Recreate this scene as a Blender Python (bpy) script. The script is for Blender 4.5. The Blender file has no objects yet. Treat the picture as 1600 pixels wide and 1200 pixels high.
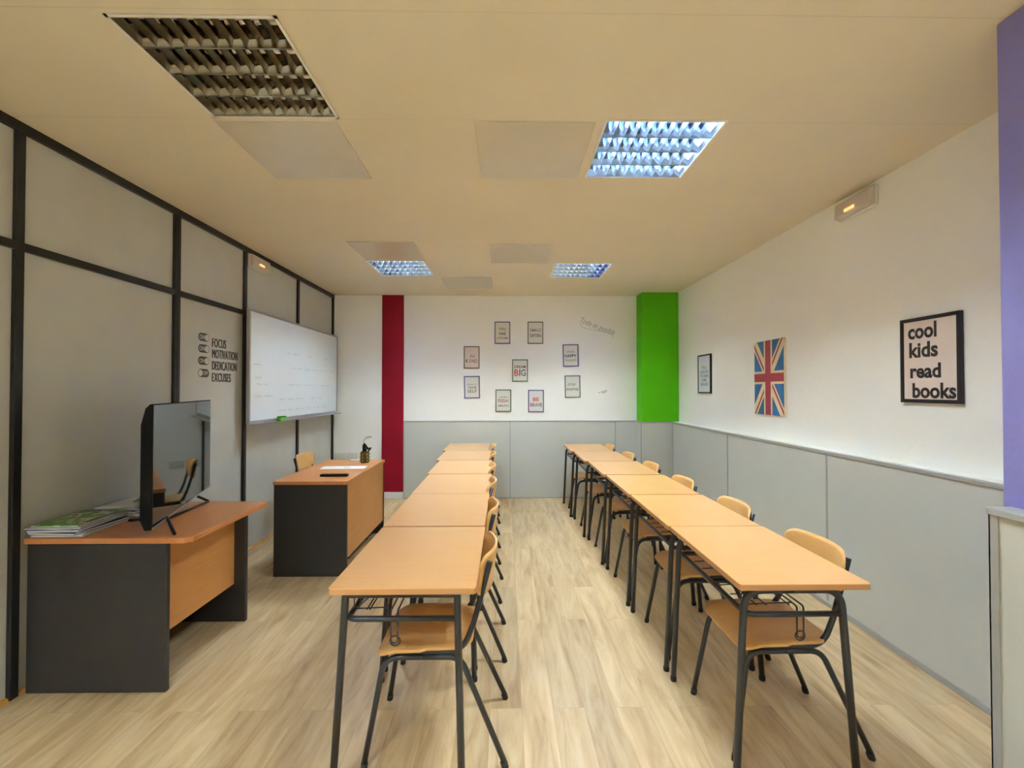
import bpy, bmesh, math, random
from mathutils import Vector, Matrix
random.seed(7)
sc = bpy.context.scene
col = sc.collection
PI = math.pi

# ------------------------------------------------------------------ camera
cam_d = bpy.data.cameras.new('camera')
cam_d.sensor_width = 36.0
cam_d.lens = 705.0 / 1600.0 * 36.0
cam_d.clip_start = 0.05
cam = bpy.data.objects.new('camera', cam_d)
col.objects.link(cam)
cam.location = (0, 0, 1.47)
cam.rotation_euler = (PI / 2 + math.atan(9.5 / 705), 0, -math.atan(10 / 705))
sc.camera = cam

# ------------------------------------------------------------------ world, light levels, exposure
w = bpy.data.worlds.new('world')
sc.world = w
w.use_nodes = True
w.node_tree.nodes['Background'].inputs[0].default_value = (0.75, 0.85, 1.0, 1)
w.node_tree.nodes['Background'].inputs[1].default_value = 0.0
TUBE_STRENGTH = 90.0
TUBE_COLOR = (0.89, 1.0, 0.98)
sc.view_settings.view_transform = 'Standard'
sc.view_settings.look = 'None'
sc.view_settings.gamma = 1.0
sc.view_settings.use_curve_mapping = False
sc.view_settings.exposure = 2.6
try:
    sc.cycles.use_denoising = True
    sc.cycles.sample_clamp_indirect = 6.0
    sc.cycles.max_bounces = 10
    sc.cycles.diffuse_bounces = 6
    sc.cycles.caustics_reflective = True
    sc.cycles.blur_glossy = 1.0
except Exception:
    pass

# ------------------------------------------------------------------ materials
def lin(c):
    return tuple(((v / 255) / 12.92 if v / 255 <= 0.04045 else ((v / 255 + 0.055) / 1.055) ** 2.4) for v in c) + (1.0,)

def new_mat(name):
    m = bpy.data.materials.new(name)
    m.use_nodes = True
    return m, m.node_tree, m.node_tree.nodes['Principled BSDF']

def mat(name, rgb, rough=0.5, metal=0.0, var=0.04, scale=6.0, bump=0.0, bscale=60.0, spec=0.5, stretch=(1, 1, 1)):
    """plain material with a soft noise variation and optional fine bump"""
    m, nt, b = new_mat(name)
    N, L = nt.nodes, nt.links
    tc = N.new('ShaderNodeTexCoord')
    mp = N.new('ShaderNodeMapping')
    mp.inputs['Scale'].default_value = stretch
    L.new(tc.outputs['Object'], mp.inputs[0])
    nz = N.new('ShaderNodeTexNoise')
    nz.inputs['Scale'].default_value = scale
    nz.inputs['Detail'].default_value = 4
    L.new(mp.outputs[0], nz.inputs['Vector'])
    cr = N.new('ShaderNodeValToRGB')
    c = lin(rgb)
    cr.color_ramp.elements[0].position = 0.3
    cr.color_ramp.elements[1].position = 0.7
    cr.color_ramp.elements[0].color = tuple(v * (1 - var) for v in c[:3]) + (1,)
    cr.color_ramp.elements[1].color = tuple(min(1, v * (1 + var)) for v in c[:3]) + (1,)
    L.new(nz.outputs[0], cr.inputs[0])
    L.new(cr.outputs[0], b.inputs['Base Color'])
    b.inputs['Roughness'].default_value = rough
    b.inputs['Metallic'].default_value = metal
    b.inputs['Specular IOR Level'].default_value = spec
    if bump > 0:
        n2 = N.new('ShaderNodeTexNoise')
        n2.inputs['Scale'].default_value = bscale
        n2.inputs['Detail'].default_value = 3
        L.new(tc.outputs['Object'], n2.inputs['Vector'])
        bp = N.new('ShaderNodeBump')
        bp.inputs['Strength'].default_value = bump
        bp.inputs['Distance'].default_value = 0.01
        L.new(n2.outputs[0], bp.inputs['Height'])
        L.new(bp.outputs[0], b.inputs['Normal'])
    return m

def wood(name, c1, c2, rough=0.35, axis='y', scale=10.0, spec=0.5):
    """fine straight grain along one axis"""
    m, nt, b = new_mat(name)
    N, L = nt.nodes, nt.links
    tc = N.new('ShaderNodeTexCoord')
    mp = N.new('ShaderNodeMapping')
    s = {'x': (0.6, 9, 9), 'y': (9, 0.6, 9), 'z': (9, 9, 0.6)}[axis]
    mp.inputs['Scale'].default_value = s
    L.new(tc.outputs['Object'], mp.inputs[0])
    nz = N.new('ShaderNodeTexNoise')
    nz.inputs['Scale'].default_value = scale
    nz.inputs['Detail'].default_value = 6
    nz.inputs['Roughness'].default_value = 0.65
    nz.inputs['Distortion'].default_value = 0.4
    L.new(mp.outputs[0], nz.inputs['Vector'])
    n2 = N.new('ShaderNodeTexNoise')
    n2.inputs['Scale'].default_value = 2.2
    L.new(tc.outputs['Object'], n2.inputs['Vector'])
    ad = N.new('ShaderNodeMath'); ad.operation = 'MULTIPLY_ADD'
    L.new(n2.outputs[0], ad.inputs[0]); ad.inputs[1].default_value = 0.5
    mu = N.new('ShaderNodeMath'); mu.operation = 'MULTIPLY'; mu.inputs[1].default_value = 0.5
    L.new(nz.outputs[0], mu.inputs[0]); L.new(mu.outputs[0], ad.inputs[2])
    cr = N.new('ShaderNodeValToRGB')
    cr.color_ramp.elements[0].position = 0.36; cr.color_ramp.elements[0].color = lin(c1)
    cr.color_ramp.elements[1].position = 0.64; cr.color_ramp.elements[1].color = lin(c2)
    L.new(ad.outputs[0], cr.inputs[0]); L.new(cr.outputs[0], b.inputs['Base Color'])
    b.inputs['Roughness'].default_value = rough
    b.inputs['Specular IOR Level'].default_value = spec
    return m

def floor_mat():
    m, nt, b = new_mat('oak_laminate_floor')
    N, L = nt.nodes, nt.links
    tc = N.new('ShaderNodeTexCoord')
    mp = N.new('ShaderNodeMapping')
    mp.inputs['Rotation'].default_value = (0, 0, PI / 2)
    mp.inputs['Location'].default_value = (0.35, 0.07, 0)
    L.new(tc.outputs['Object'], mp.inputs[0])
    br = N.new('ShaderNodeTexBrick')
    br.offset = 0.37; br.offset_frequency = 2
    br.inputs['Color1'].default_value = (0.0, 0.0, 0.0, 1)
    br.inputs['Color2'].default_value = (1, 1, 1, 1)
    br.inputs['Mortar'].default_value = (0.5, 0.5, 0.5, 1)
    br.inputs['Scale'].default_value = 1.0
    br.inputs['Mortar Size'].default_value = 0.0012
    br.inputs['Mortar Smooth'].default_value = 0.2
    br.inputs['Brick Width'].default_value = 1.28
    br.inputs['Row Height'].default_value = 0.145
    L.new(mp.outputs[0], br.inputs['Vector'])
    # per-plank offset of the grain
    mul = N.new('ShaderNodeVectorMath'); mul.operation = 'SCALE'; mul.inputs['Scale'].default_value = 7.0
    L.new(br.outputs['Color'], mul.inputs[0])
    add = N.new('ShaderNodeVectorMath'); add.operation = 'ADD'
    L.new(tc.outputs['Object'], add.inputs[0]); L.new(mul.outputs[0], add.inputs[1])
    mg = N.new('ShaderNodeMapping'); mg.inputs['Scale'].default_value = (7, 0.9, 1)
    L.new(add.outputs[0], mg.inputs[0])
    gr = N.new('ShaderNodeTexNoise'); gr.inputs['Scale'].default_value = 2.4; gr.inputs['Detail'].default_value = 8
    gr.inputs['Roughness'].default_value = 0.6; gr.inputs['Distortion'].default_value = 0.7
    L.new(mg.outputs[0], gr.inputs['Vector'])
    mk = N.new('ShaderNodeMapping'); mk.inputs['Scale'].default_value = (5.5, 1.6, 1)
    L.new(add.outputs[0], mk.inputs[0])
    kn = N.new('ShaderNodeTexVoronoi'); kn.inputs['Scale'].default_value = 0.9
    L.new(mk.outputs[0], kn.inputs['Vector'])
    kr = N.new('ShaderNodeValToRGB')
    kr.color_ramp.elements[0].position = 0.02; kr.color_ramp.elements[0].color = (0.70, 0.62, 0.52, 1)
    kr.color_ramp.elements[1].position = 0.13; kr.color_ramp.elements[1].color = (1, 1, 1, 1)
    L.new(kn.outputs['Distance'], kr.inputs[0])
    cr = N.new('ShaderNodeValToRGB')
    e = cr.color_ramp.elements
    e[0].position = 0.28; e[0].color = lin((168, 138, 98))
    e[1].position = 0.72; e[1].color = lin((216, 194, 154))
    k = e.new(0.5); k.color = lin((198, 171, 130))
    L.new(gr.outputs[0], cr.inputs[0])
    mx = N.new('ShaderNodeMix'); mx.data_type = 'RGBA'; mx.blend_type = 'MULTIPLY'; mx.inputs[0].default_value = 0.8
    L.new(cr.outputs[0], mx.inputs[6]); L.new(kr.outputs[0], mx.inputs[7])
    # plank to plank tone
    pr = N.new('ShaderNodeValToRGB')
    pr.color_ramp.elements[0].color = (0.86, 0.84, 0.80, 1)
    pr.color_ramp.elements[1].color = (1.07, 1.05, 1.02, 1)
    L.new(br.outputs['Color'], pr.inputs[0])
    m2 = N.new('ShaderNodeMix'); m2.data_type = 'RGBA'; m2.blend_type = 'MULTIPLY'; m2.inputs[0].default_value = 1.0
    L.new(mx.outputs[2], m2.inputs[6]); L.new(pr.outputs[0], m2.inputs[7])
    # dark thin joints
    m3 = N.new('ShaderNodeMix'); m3.data_type = 'RGBA'; m3.blend_type = 'MIX'
    jf = N.new('ShaderNodeMath'); jf.operation = 'MULTIPLY'; jf.inputs[1].default_value = 0.3
    L.new(br.outputs['Fac'], jf.inputs[0]); L.new(jf.outputs[0], m3.inputs[0])
    L.new(m2.outputs[2], m3.inputs[6]); m3.inputs[7].default_value = lin((120, 95, 65))
    L.new(m3.outputs[2], b.inputs['Base Color'])
    b.inputs['Roughness'].default_value = 0.42
    return m

def ceiling_mat():
    """cream plasterboard with faint board joints"""
    m, nt, b = new_mat('cream_plaster_ceiling')
    N, L = nt.nodes, nt.links
    tc = N.new('ShaderNodeTexCoord')
    sep = N.new('ShaderNodeSeparateXYZ'); L.new(tc.outputs['Object'], sep.inputs[0])
    prev = None
    for ax, pos in ((1, 1.53), (1, 2.15)):
        s = N.new('ShaderNodeMath'); s.operation = 'SUBTRACT'; s.inputs[1].default_value = pos
        L.new(sep.outputs[ax], s.inputs[0])
        a = N.new('ShaderNodeMath'); a.operation = 'ABSOLUTE'; L.new(s.outputs[0], a.inputs[0])
        lt = N.new('ShaderNodeMath'); lt.operation = 'LESS_THAN'; lt.inputs[1].default_value = 0.0025
        L.new(a.outputs[0], lt.inputs[0])
        if prev is None: prev = lt
        else:
            mxx = N.new('ShaderNodeMath'); mxx.operation = 'MAXIMUM'
            L.new(prev.outputs[0], mxx.inputs[0]); L.new(lt.outputs[0], mxx.inputs[1]); prev = mxx
    nz = N.new('ShaderNodeTexNoise'); nz.inputs['Scale'].default_value = 1.5; nz.inputs['Detail'].default_value = 5
    L.new(tc.outputs['Object'], nz.inputs['Vector'])
    fac = N.new('ShaderNodeMath'); fac.operation = 'MULTIPLY'; L.new(prev.outputs[0], fac.inputs[0])
    rr = N.new('ShaderNodeMath'); rr.operation = 'MULTIPLY'; rr.inputs[1].default_value = 0.35
    L.new(nz.outputs[0], rr.inputs[0]); L.new(rr.outputs[0], fac.inputs[1])
    cr = N.new('ShaderNodeValToRGB')
    cr.color_ramp.elements[0].position = 0.3; cr.color_ramp.elements[0].color = lin(CEIL_A)
    cr.color_ramp.elements[1].position = 0.7; cr.color_ramp.elements[1].color = lin(CEIL_B)
    L.new(nz.outputs[0], cr.inputs[0])
    mx = N.new('ShaderNodeMix'); mx.data_type = 'RGBA'
    L.new(fac.outputs[0], mx.inputs[0]); L.new(cr.outputs[0], mx.inputs[6]); mx.inputs[7].default_value = lin((150, 130, 108))
    L.new(mx.outputs[2], b.inputs['Base Color'])
    b.inputs['Roughness'].default_value = 0.75
    return m

def emit(name, rgb, strength):
    m, nt, b = new_mat(name)
    b.inputs['Base Color'].default_value = (0.8, 0.8, 0.8, 1)
    b.inputs['Emission Color'].default_value = tuple(rgb) + (1,)
    b.inputs['Emission Strength'].default_value = strength
    return m

CEIL_A, CEIL_B = (219, 209, 186), (225, 215, 192)
M = {}
M['floor'] = floor_mat()
M['ceiling'] = ceiling_mat()
M['wall'] = mat('white_painted_plaster', (244, 245, 241), 0.8, bump=0.25, bscale=14, var=0.015, scale=2)
M['red'] = mat('crimson_paint', (138, 8, 30), 0.65, spec=0.2, bump=0.2, bscale=20, var=0.08, scale=3)
M['green'] = mat('lime_green_paint', (84, 180, 2), 0.65, spec=0.2, bump=0.2, bscale=20, var=0.04)
M['purple'] = mat('lilac_paint', (134, 130, 196), 0.7, bump=0.25, bscale=20, var=0.03)
M['wainscot'] = mat('grey_laminate_board', (199, 201, 194), 0.45, var=0.02, scale=3)
M['wainscot_cap'] = mat('grey_cap_moulding', (164, 164, 160), 0.4)
M['partition'] = mat('warm_grey_partition_board', (196, 196, 188), 0.4, var=0.025, scale=5)
M['frame'] = mat('graphite_aluminium', (32, 32, 34), 0.35, metal=0.2, var=0.05)
M['quarter'] = mat('ochre_wood_bead', (190, 135, 60), 0.5)
M['white_trim'] = mat('white_skirting', (232, 232, 228), 0.5)
M['ceil_panel'] = mat('satin_access_panel', (206, 197, 178), 0.22, var=0.02, spec=0.6)
M['mirror'] = mat('lit_tinted_louver_mirror', (146, 172, 216), 0.05, metal=1.0, var=0.02)  # cool glow of the lit fittings painted into the mirror colour
M['mirror_unlit'] = mat('unlit_tinted_louver_mirror', (158, 150, 134), 0.05, metal=1.0, var=0.02)  # same mirror, unlit look painted in as a duller, warmer colour
M['louver_unlit'] = mat('unlit_tinted_louver_blade', (176, 168, 152), 0.22, metal=1.0, var=0.02)  # same blade, dimness of the unlit fitting put into its colour
M['louver'] = mat('lit_satin_louver_blade', (205, 212, 222), 0.25, metal=1.0, var=0.02)  # blade colour whitened so that it looks lit
M['fixture_white'] = mat('white_enamel', (225, 222, 214), 0.4)
M['black_plastic'] = mat('black_plastic', (7, 7, 8), 0.4, spec=0.3)
M['tube_on'] = emit('lit_tube', TUBE_COLOR, TUBE_STRENGTH * 0.8)
M['tube_far'] = emit('lit_tube_far', TUBE_COLOR, TUBE_STRENGTH * 0.48)  # dimmer tubes to balance the brightness of the far wall
M['tube_rear_fill'] = emit('lit_tube_rear_fill', TUBE_COLOR, TUBE_STRENGTH * 1.4)  # stronger tubes for the added fill lights
M['tube_off'] = mat('unlit_tube_glass', (225, 222, 215), 0.2)
M['desk_top'] = wood('beech_laminate', (217, 162, 102), (225, 174, 115), 0.28, 'x', 8)
M['desk_edge'] = mat('beech_edge_band', (196, 142, 88), 0.4)
M['tube_metal'] = mat('dark_grey_enamelled_tube', (44, 46, 50), 0.32, var=0.04)
M['wire'] = mat('dark_wire', (50, 50, 52), 0.4)
M['ply'] = wood('beech_plywood', (212, 160, 92), (226, 178, 112), 0.35, 'x', 7)
M['ply_back'] = wood('beech_plywood_upright', (216, 166, 100), (229, 183, 118), 0.35, 'y', 7)
M['rubber'] = mat('black_rubber', (28, 26, 26), 0.7)
M['cherry'] = wood('cherry_laminate', (196, 124, 66), (208, 138, 78), 0.3, 'y', 9)
M['cherry_panel'] = wood('cherry_laminate_panel', (196, 132, 66), (208, 146, 80), 0.4, 'y', 9)
M['desk_dark'] = mat('anthracite_laminate', (44, 41, 40), 0.5, bump=0.1, bscale=200, var=0.08, scale=30)
M['whiteboard'] = mat('whiteboard_enamel', (232, 242, 250), 0.18, var=0.01)
M['alu'] = mat('brushed_aluminium', (178, 176, 180), 0.35, metal=0.7)
M['marker_ghost'] = mat('wiped_marker', (170, 180, 192), 0.4)
M['decal'] = mat('black_vinyl', (62, 58, 56), 0.5)
M['decal_grey'] = mat('grey_vinyl', (170, 168, 158), 0.6)
M['screen'] = mat('glossy_black_screen', (6, 8, 9), 0.03, var=0.0, spec=1.0)
M['paper'] = mat('white_paper', (236, 236, 238), 0.6, var=0.01)
M['green_felt'] = mat('green_felt', (70, 170, 30), 0.8)
M['poster_paper'] = mat('poster_paper', (222, 220, 208), 0.5, var=0.02)
M['pink_paper'] = mat('pinkish_print_paper', (226, 210, 200), 0.45, var=0.02)
M['ink'] = mat('black_ink', (34, 32, 34), 0.5)
M['ink_red'] = mat('red_ink', (196, 48, 56), 0.5)
M['ink_blue'] = mat('navy_ink', (52, 58, 92), 0.5)
M['ink_grey'] = mat('grey_ink', (120, 116, 116), 0.5)
M['ink_brown'] = mat('brown_ink', (92, 62, 54), 0.5)
M['poster_blue'] = mat('blue_poster_frame', (56, 68, 140), 0.4)
M['poster_green'] = mat('green_poster_frame', (62, 100, 70), 0.4)
M['poster_olive'] = mat('olive_poster_frame', (82, 86, 54), 0.4)
M['black_frame'] = mat('black_wood_frame', (26, 20, 26), 0.35)
M['flag_red'] = mat('faded_red_print', (160, 50, 62), 0.6, var=0.12, scale=9)
M['flag_blue'] = mat('faded_blue_print', (44, 104, 158), 0.6, var=0.25, scale=9)
M['flag_cream'] = mat('faded_cream_print', (232, 214, 172), 0.6, var=0.06, scale=9)
M['diffuser'] = mat('frosted_lens', (208, 198, 186), 0.3)
M['socket'] = mat('ivory_socket', (222, 220, 208), 0.35)
M['glow'] = emit('orange_indicator', (1.0, 0.30, 0.05), 0.35)

# ------------------------------------------------------------------ builders
def fillet(pts, r, n=6):
    """round the inner corners of a polyline; r may be one radius or one for each inner point"""
    P = [Vector(p) for p in pts]
    out = [P[0]]
    for i in range(1, len(P) - 1):
        rr = r[i - 1] if isinstance(r, (list, tuple)) else r
        a, b, c = P[i - 1], P[i], P[i + 1]
        u, v = (a - b), (c - b)
        ang = u.angle(v)
        if rr <= 0 or ang > PI - 0.02:
            out.append(b); continue
        d = min(rr / math.tan(ang / 2), u.length * 0.49, v.length * 0.49)
        p0, p1 = b + u.normalized() * d, b + v.normalized() * d
        for k in range(n + 1):
            t = k / n
            out.append(p0 * (1 - t) ** 2 + b * 2 * t * (1 - t) + p1 * t * t)
    out.append(P[-1])
    return out

class MB:
    def __init__(self): self.bm = bmesh.new()
    def box(self, a, b, mi=0):
        x0, y0, z0 = a; x1, y1, z1 = b
        v = [self.bm.verts.new(p) for p in ((x0, y0, z0), (x1, y0, z0), (x1, y1, z0), (x0, y1, z0), (x0, y0, z1), (x1, y0, z1), (x1, y1, z1), (x0, y1, z1))]
        for f in ((0, 3, 2, 1), (4, 5, 6, 7), (0, 1, 5, 4), (1, 2, 6, 5), (2, 3, 7, 6), (3, 0, 4, 7)):
            self.bm.faces.new([v[i] for i in f]).material_index = mi
        return v
    def poly(self, pts, mi=0, smooth=False):
        f = self.bm.faces.new([self.bm.verts.new(p) for p in pts]); f.material_index = mi; f.smooth = smooth
    def prism(self, pts, off, mi=0):
        """extrude a planar polygon by a vector"""
        off = Vector(off)
        a = [self.bm.verts.new(p) for p in pts]
        b = [self.bm.verts.new(Vector(p) + off) for p in pts]
        n = len(a)
        fs = [self.bm.faces.new(a[::-1]), self.bm.faces.new(b)]
        for i in range(n): fs.append(self.bm.faces.new((a[i], a[(i + 1) % n], b[(i + 1) % n], b[i])))
        for f in fs: f.material_index = mi
    def tube(self, pts, r, seg=10, mi=0, closed=False, cap=True):
        P = [Vector(p) for p in pts]; n = len(P)
        rings = []; up = None
        for i in range(n):
            if closed: t = (P[(i + 1) % n] - P[i - 1]).normalized()
            else: t = (P[min(i + 1, n - 1)] - P[max(i - 1, 0)]).normalized()
            if up is None:
                up = Vector((0, 0, 1)) if abs(t.z) < 0.9 else Vector((1, 0, 0))
            up = (up - t * up.dot(t)).normalized()
            s = t.cross(up)
            rings.append([self.bm.verts.new(P[i] + (up * math.cos(a) + s * math.sin(a)) * r) for a in [2 * PI * k / seg for k in range(seg)]])
        for i in range(n if closed else n - 1):
            A, B = rings[i], rings[(i + 1) % n]
            for k in range(seg):
                f = self.bm.faces.new((A[k], B[k], B[(k + 1) % seg], A[(k + 1) % seg])); f.smooth = True; f.material_index = mi
        if cap and not closed:
            for R in (rings[0], rings[-1]):
                self.bm.faces.new(R).material_index = mi
    def lathe(self, prof, seg=24, center=(0, 0, 0), mi=0):
        cx, cy, cz = center
        rings = [[self.bm.verts.new((cx + r * math.cos(2 * PI * k / seg), cy + r * math.sin(2 * PI * k / seg), cz + z)) for k in range(seg)] for r, z in prof]
        for A, B in zip(rings, rings[1:]):
            for k in range(seg):
                f = self.bm.faces.new((A[k], A[(k + 1) % seg], B[(k + 1) % seg], B[k])); f.smooth = True; f.material_index = mi
        for R in (rings[0], rings[-1]):
            try: self.bm.faces.new(R).material_index = mi
            except Exception: pass
    def sheet(self, grid, thick, mi=0):
        """grid[i][j] of Vectors -> closed thick sheet, thickness along local normals"""
        n, m = len(grid), len(grid[0])
        def nrm(i, j):
            a = grid[min(i + 1, n - 1)][j] - grid[max(i - 1, 0)][j]
            b = grid[i][min(j + 1, m - 1)] - grid[i][max(j - 1, 0)]
            c = a.cross(b)
            return c.normalized() if c.length > 1e-9 else Vector((0, 0, 1))
        top = [[self.bm.verts.new(grid[i][j]) for j in range(m)] for i in range(n)]
        bot = [[self.bm.verts.new(grid[i][j] - nrm(i, j) * thick) for j in range(m)] for i in range(n)]
        def q(*v):
            try:
                f = self.bm.faces.new(v); f.material_index = mi; return f
            except Exception: return None
        for i in range(n - 1):
            for j in range(m - 1):
                for f in (q(top[i][j], top[i + 1][j], top[i + 1][j + 1], top[i][j + 1]), q(bot[i][j], bot[i][j + 1], bot[i + 1][j + 1], bot[i + 1][j])):
                    if f: f.smooth = True
        for i in range(n - 1):
            q(top[i][0], bot[i][0], bot[i + 1][0], top[i + 1][0]); q(top[i][-1], top[i + 1][-1], bot[i + 1][-1], bot[i][-1])
        for j in range(m - 1):
            q(top[0][j], top[0][j + 1], bot[0][j + 1], bot[0][j]); q(top[-1][j], bot[-1][j], bot[-1][j + 1], top[-1][j + 1])
    def text(self, body, width, height, mtx, mi=0, shear=0.0, offset=0.0, extrude=0.02, rot=0.0, space=1.0, bottom_left=False):
        """lettering fitted to a width x height box centred at the matrix origin, in its xy plane"""
        cu = bpy.data.curves.new('t', 'FONT')
        cu.body = body; cu.size = 1; cu.shear = shear; cu.offset = offset; cu.extrude = extrude; cu.space_character = space; cu.resolution_u = 3
        o = bpy.data.objects.new('t', cu); col.objects.link(o)
        bpy.context.view_layer.update()
        me = bpy.data.meshes.new_from_object(o.evaluated_get(bpy.context.evaluated_depsgraph_get()))
        bpy.data.objects.remove(o); bpy.data.curves.remove(cu)
        xs = [v.co.x for v in me.vertices]; ys = [v.co.y for v in me.vertices]
        if not xs: return
        cx, cy = (min(xs) + max(xs)) / 2, (min(ys) + max(ys)) / 2
        sx = width / (max(xs) - min(xs)); sy = height / (max(ys) - min(ys))
        S = Matrix.Rotation(rot, 4, 'Z') @ Matrix.Diagonal((sx, sy, 0.02, 1)) @ Matrix.Translation((-cx, -cy, 0))
        me.transform(mtx @ S)
        n0 = len(self.bm.faces)
        self.bm.from_mesh(me)
        self.bm.faces.ensure_lookup_table()
        for f in self.bm.faces[n0:]: f.material_index = mi
        bpy.data.meshes.remove(me)
    def build(self, name, mats, parent=None, bevel=0.0, seg=2, loc=None):
        me = bpy.data.meshes.new(name)
        bmesh.ops.recalc_face_normals(self.bm, faces=self.bm.faces)
        self.bm.to_mesh(me); self.bm.free()
        for m in (mats if isinstance(mats, (list, tuple)) else [mats]): me.materials.append(m)
        o = bpy.data.objects.new(name, me); col.objects.link(o)
        if parent: o.parent = parent
        if loc: o.location = loc
        if bevel > 0:
            b = o.modifiers.new('bevel', 'BEVEL'); b.width = bevel; b.segments = seg; b.limit_method = 'ANGLE'; b.angle_limit = math.radians(40)
        return o

def tag(o, label=None, cat=None, group=None, kind=None):
    if label: o['label'] = label
    if cat: o['category'] = cat
    if group: o['group'] = group
    if kind: o['kind'] = kind
    return o
def thing(name, label, cat, loc=(0, 0, 0), rz=0.0, group=None):
    o = bpy.data.objects.new(name, None); col.objects.link(o)
    o.empty_display_size = 0.1; o.location = loc; o.rotation_euler = (0, 0, rz)
    return tag(o, label, cat, group)
def copy_tree(o, parent=None):
    c = o.copy(); col.objects.link(c)
    if parent: c.parent = parent
    for ch in list(o.children): copy_tree(ch, c)
    return c
def structure(o, label):
    o['kind'] = 'structure'; o['label'] = label; return o

# wall frames: local x = reading direction, y = up, z = out of the wall
def on_right(x, y, z): return Matrix(((0, 0, -1, x), (-1, 0, 0, y), (0, 1, 0, z), (0, 0, 0, 1)))
def on_left(x, y, z): return Matrix(((0, 0, 1, x), (1, 0, 0, y), (0, 1, 0, z), (0, 0, 0, 1)))
def on_back(x, y, z): return Matrix(((1, 0, 0, x), (0, 0, -1, y), (0, 1, 0, z), (0, 0, 0, 1)))

# ------------------------------------------------------------------ room dimensions
XL, XR, YB, YF, ZC = -2.36, 2.29, 6.18, -4.0, 2.765
WX, WY = 2.19, 6.155          # faces of the low grey boarding
RAIL = 1.05
T0 = 0.297                    # half a ceiling module
FIX = [(-1.09, 1.85, 0), (0.775, 2.43, 1), (-1.10, 4.81, 1), (0.80, 4.88, 1)]
REAR_FILL = [(-1.09, -0.55, 1), (-1.09, -2.7, 1), (0.775, -2.7, 1)]  # fill lights added out of view behind the camera

# floor
b = MB(); b.box((XL - 0.1, YF - 0.1, -0.05), (XR + 0.1, YB + 0.1, 0))
structure(b.build('floor', M['floor']), 'light oak laminate plank floor')
# ceiling with openings for the light fittings
xs = sorted({XL - 0.1, XR + 0.1, *[f[0] - T0 for f in FIX + REAR_FILL], *[f[0] + T0 for f in FIX + REAR_FILL]})
ys = sorted({YF - 0.1, YB + 0.1, *[f[1] - T0 for f in FIX + REAR_FILL], *[f[1] + T0 for f in FIX + REAR_FILL]})
b = MB()
for i in range(len(xs) - 1):
    for j in range(len(ys) - 1):
        cx, cy = (xs[i] + xs[i + 1]) / 2, (ys[j] + ys[j + 1]) / 2
        if any(abs(cx - f[0]) < T0 and abs(cy - f[1]) < T0 for f in FIX + REAR_FILL): continue
        b.poly([(xs[i], ys[j], ZC), (xs[i], ys[j + 1], ZC), (xs[i + 1], ys[j + 1], ZC), (xs[i + 1], ys[j], ZC)])
bmesh.ops.remove_doubles(b.bm, verts=b.bm.verts, dist=1e-5)
structure(b.build('ceiling', M['ceiling']), 'cream plasterboard ceiling with faint joints')
# walls
b = MB(); b.box((XL - 0.1, YB, 0), (XR + 0.1, YB + 0.1, ZC + 0.1))
structure(b.build('wall_back', M['wall']), 'white back wall')
b = MB(); b.box((XR, YF, 0), (XR + 0.1, YB, ZC + 0.1))
structure(b.build('wall_right', M['wall']), 'white right wall')
b = MB(); b.box((XL - 0.1, YF - 0.1, 0), (XR + 0.1, YF, ZC + 0.1))
structure(b.build('wall_front', M['wall']), 'white wall behind the viewer')
# left partition: boards with a dark metal frame
left = MB(); left.box((XL - 0.1, YF, 0), (XL, YB, ZC + 0.1))
wl = structure(left.build('wall_left', M['partition']), 'partition of warm grey boards in a dark metal frame')
mull = [-3.9, -2.95, -1.95, -0.9, 0.15, 1.17, 2.20, 3.245, 4.09, 5.13, YB - 0.02]
for y in mull:
    b = MB()
    wdt = 0.028 if abs(y - 3.245) < .01 else 0.02
    b.box((XL, y - wdt, 0), (XL + 0.022, y + wdt, ZC - 0.001))
    if abs(y - 3.245) < .01: b.box((XL + 0.022, y - 0.004, 0), (XL + 0.026, y + 0.004, ZC - 0.001))
    b.build('mullion', M['frame'], wl, 0.003)
b = MB(); b.box((XL, YF, ZC - 0.045), (XL + 0.024, YB, ZC)); b.build('top_rail', M['frame'], wl)
b = MB(); b.box((XL, YF, 2.145), (XL + 0.021, YB, 2.185)); b.build('transom', M['frame'], wl)
b = MB(); b.prism([(XL, YF, 0), (XL + 0.02, YF, 0), (XL + 0.012, YF, 0.016), (XL, YF, 0.02)], (0, YB - YF, 0))
structure(b.build('baseboard_left', M['quarter']), 'ochre wooden bead along the partition')

# painted pillars
b = MB(); b.box((-1.68, YB - 0.03, 0.09), (-1.39, YB, ZC))
structure(b.build('trim_1', M['red'], None, 0.004), 'crimson painted pillar on the back wall')
b = MB(); b.box((1.80, 5.93, RAIL), (XR, YB, ZC))
structure(b.build('trim_2', M['green'], None, 0.008), 'lime green painted corner pillar')
b = MB(); b.box((1.74, 1.02, 0), (XR, 1.56, ZC))
structure(b.build('trim_3', M['purple'], None, 0.006), 'lilac painted pillar at the right edge')
b = MB(); b.box((XL, YB - 0.012, 0), (-1.68, YB, 0.09)); b.box((-1.69, YB - 0.042, 0), (-1.39, YB, 0.09))
structure(b.build('baseboard_back', M['white_trim'], None, 0.003), 'white skirting below the crimson pillar')

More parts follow.
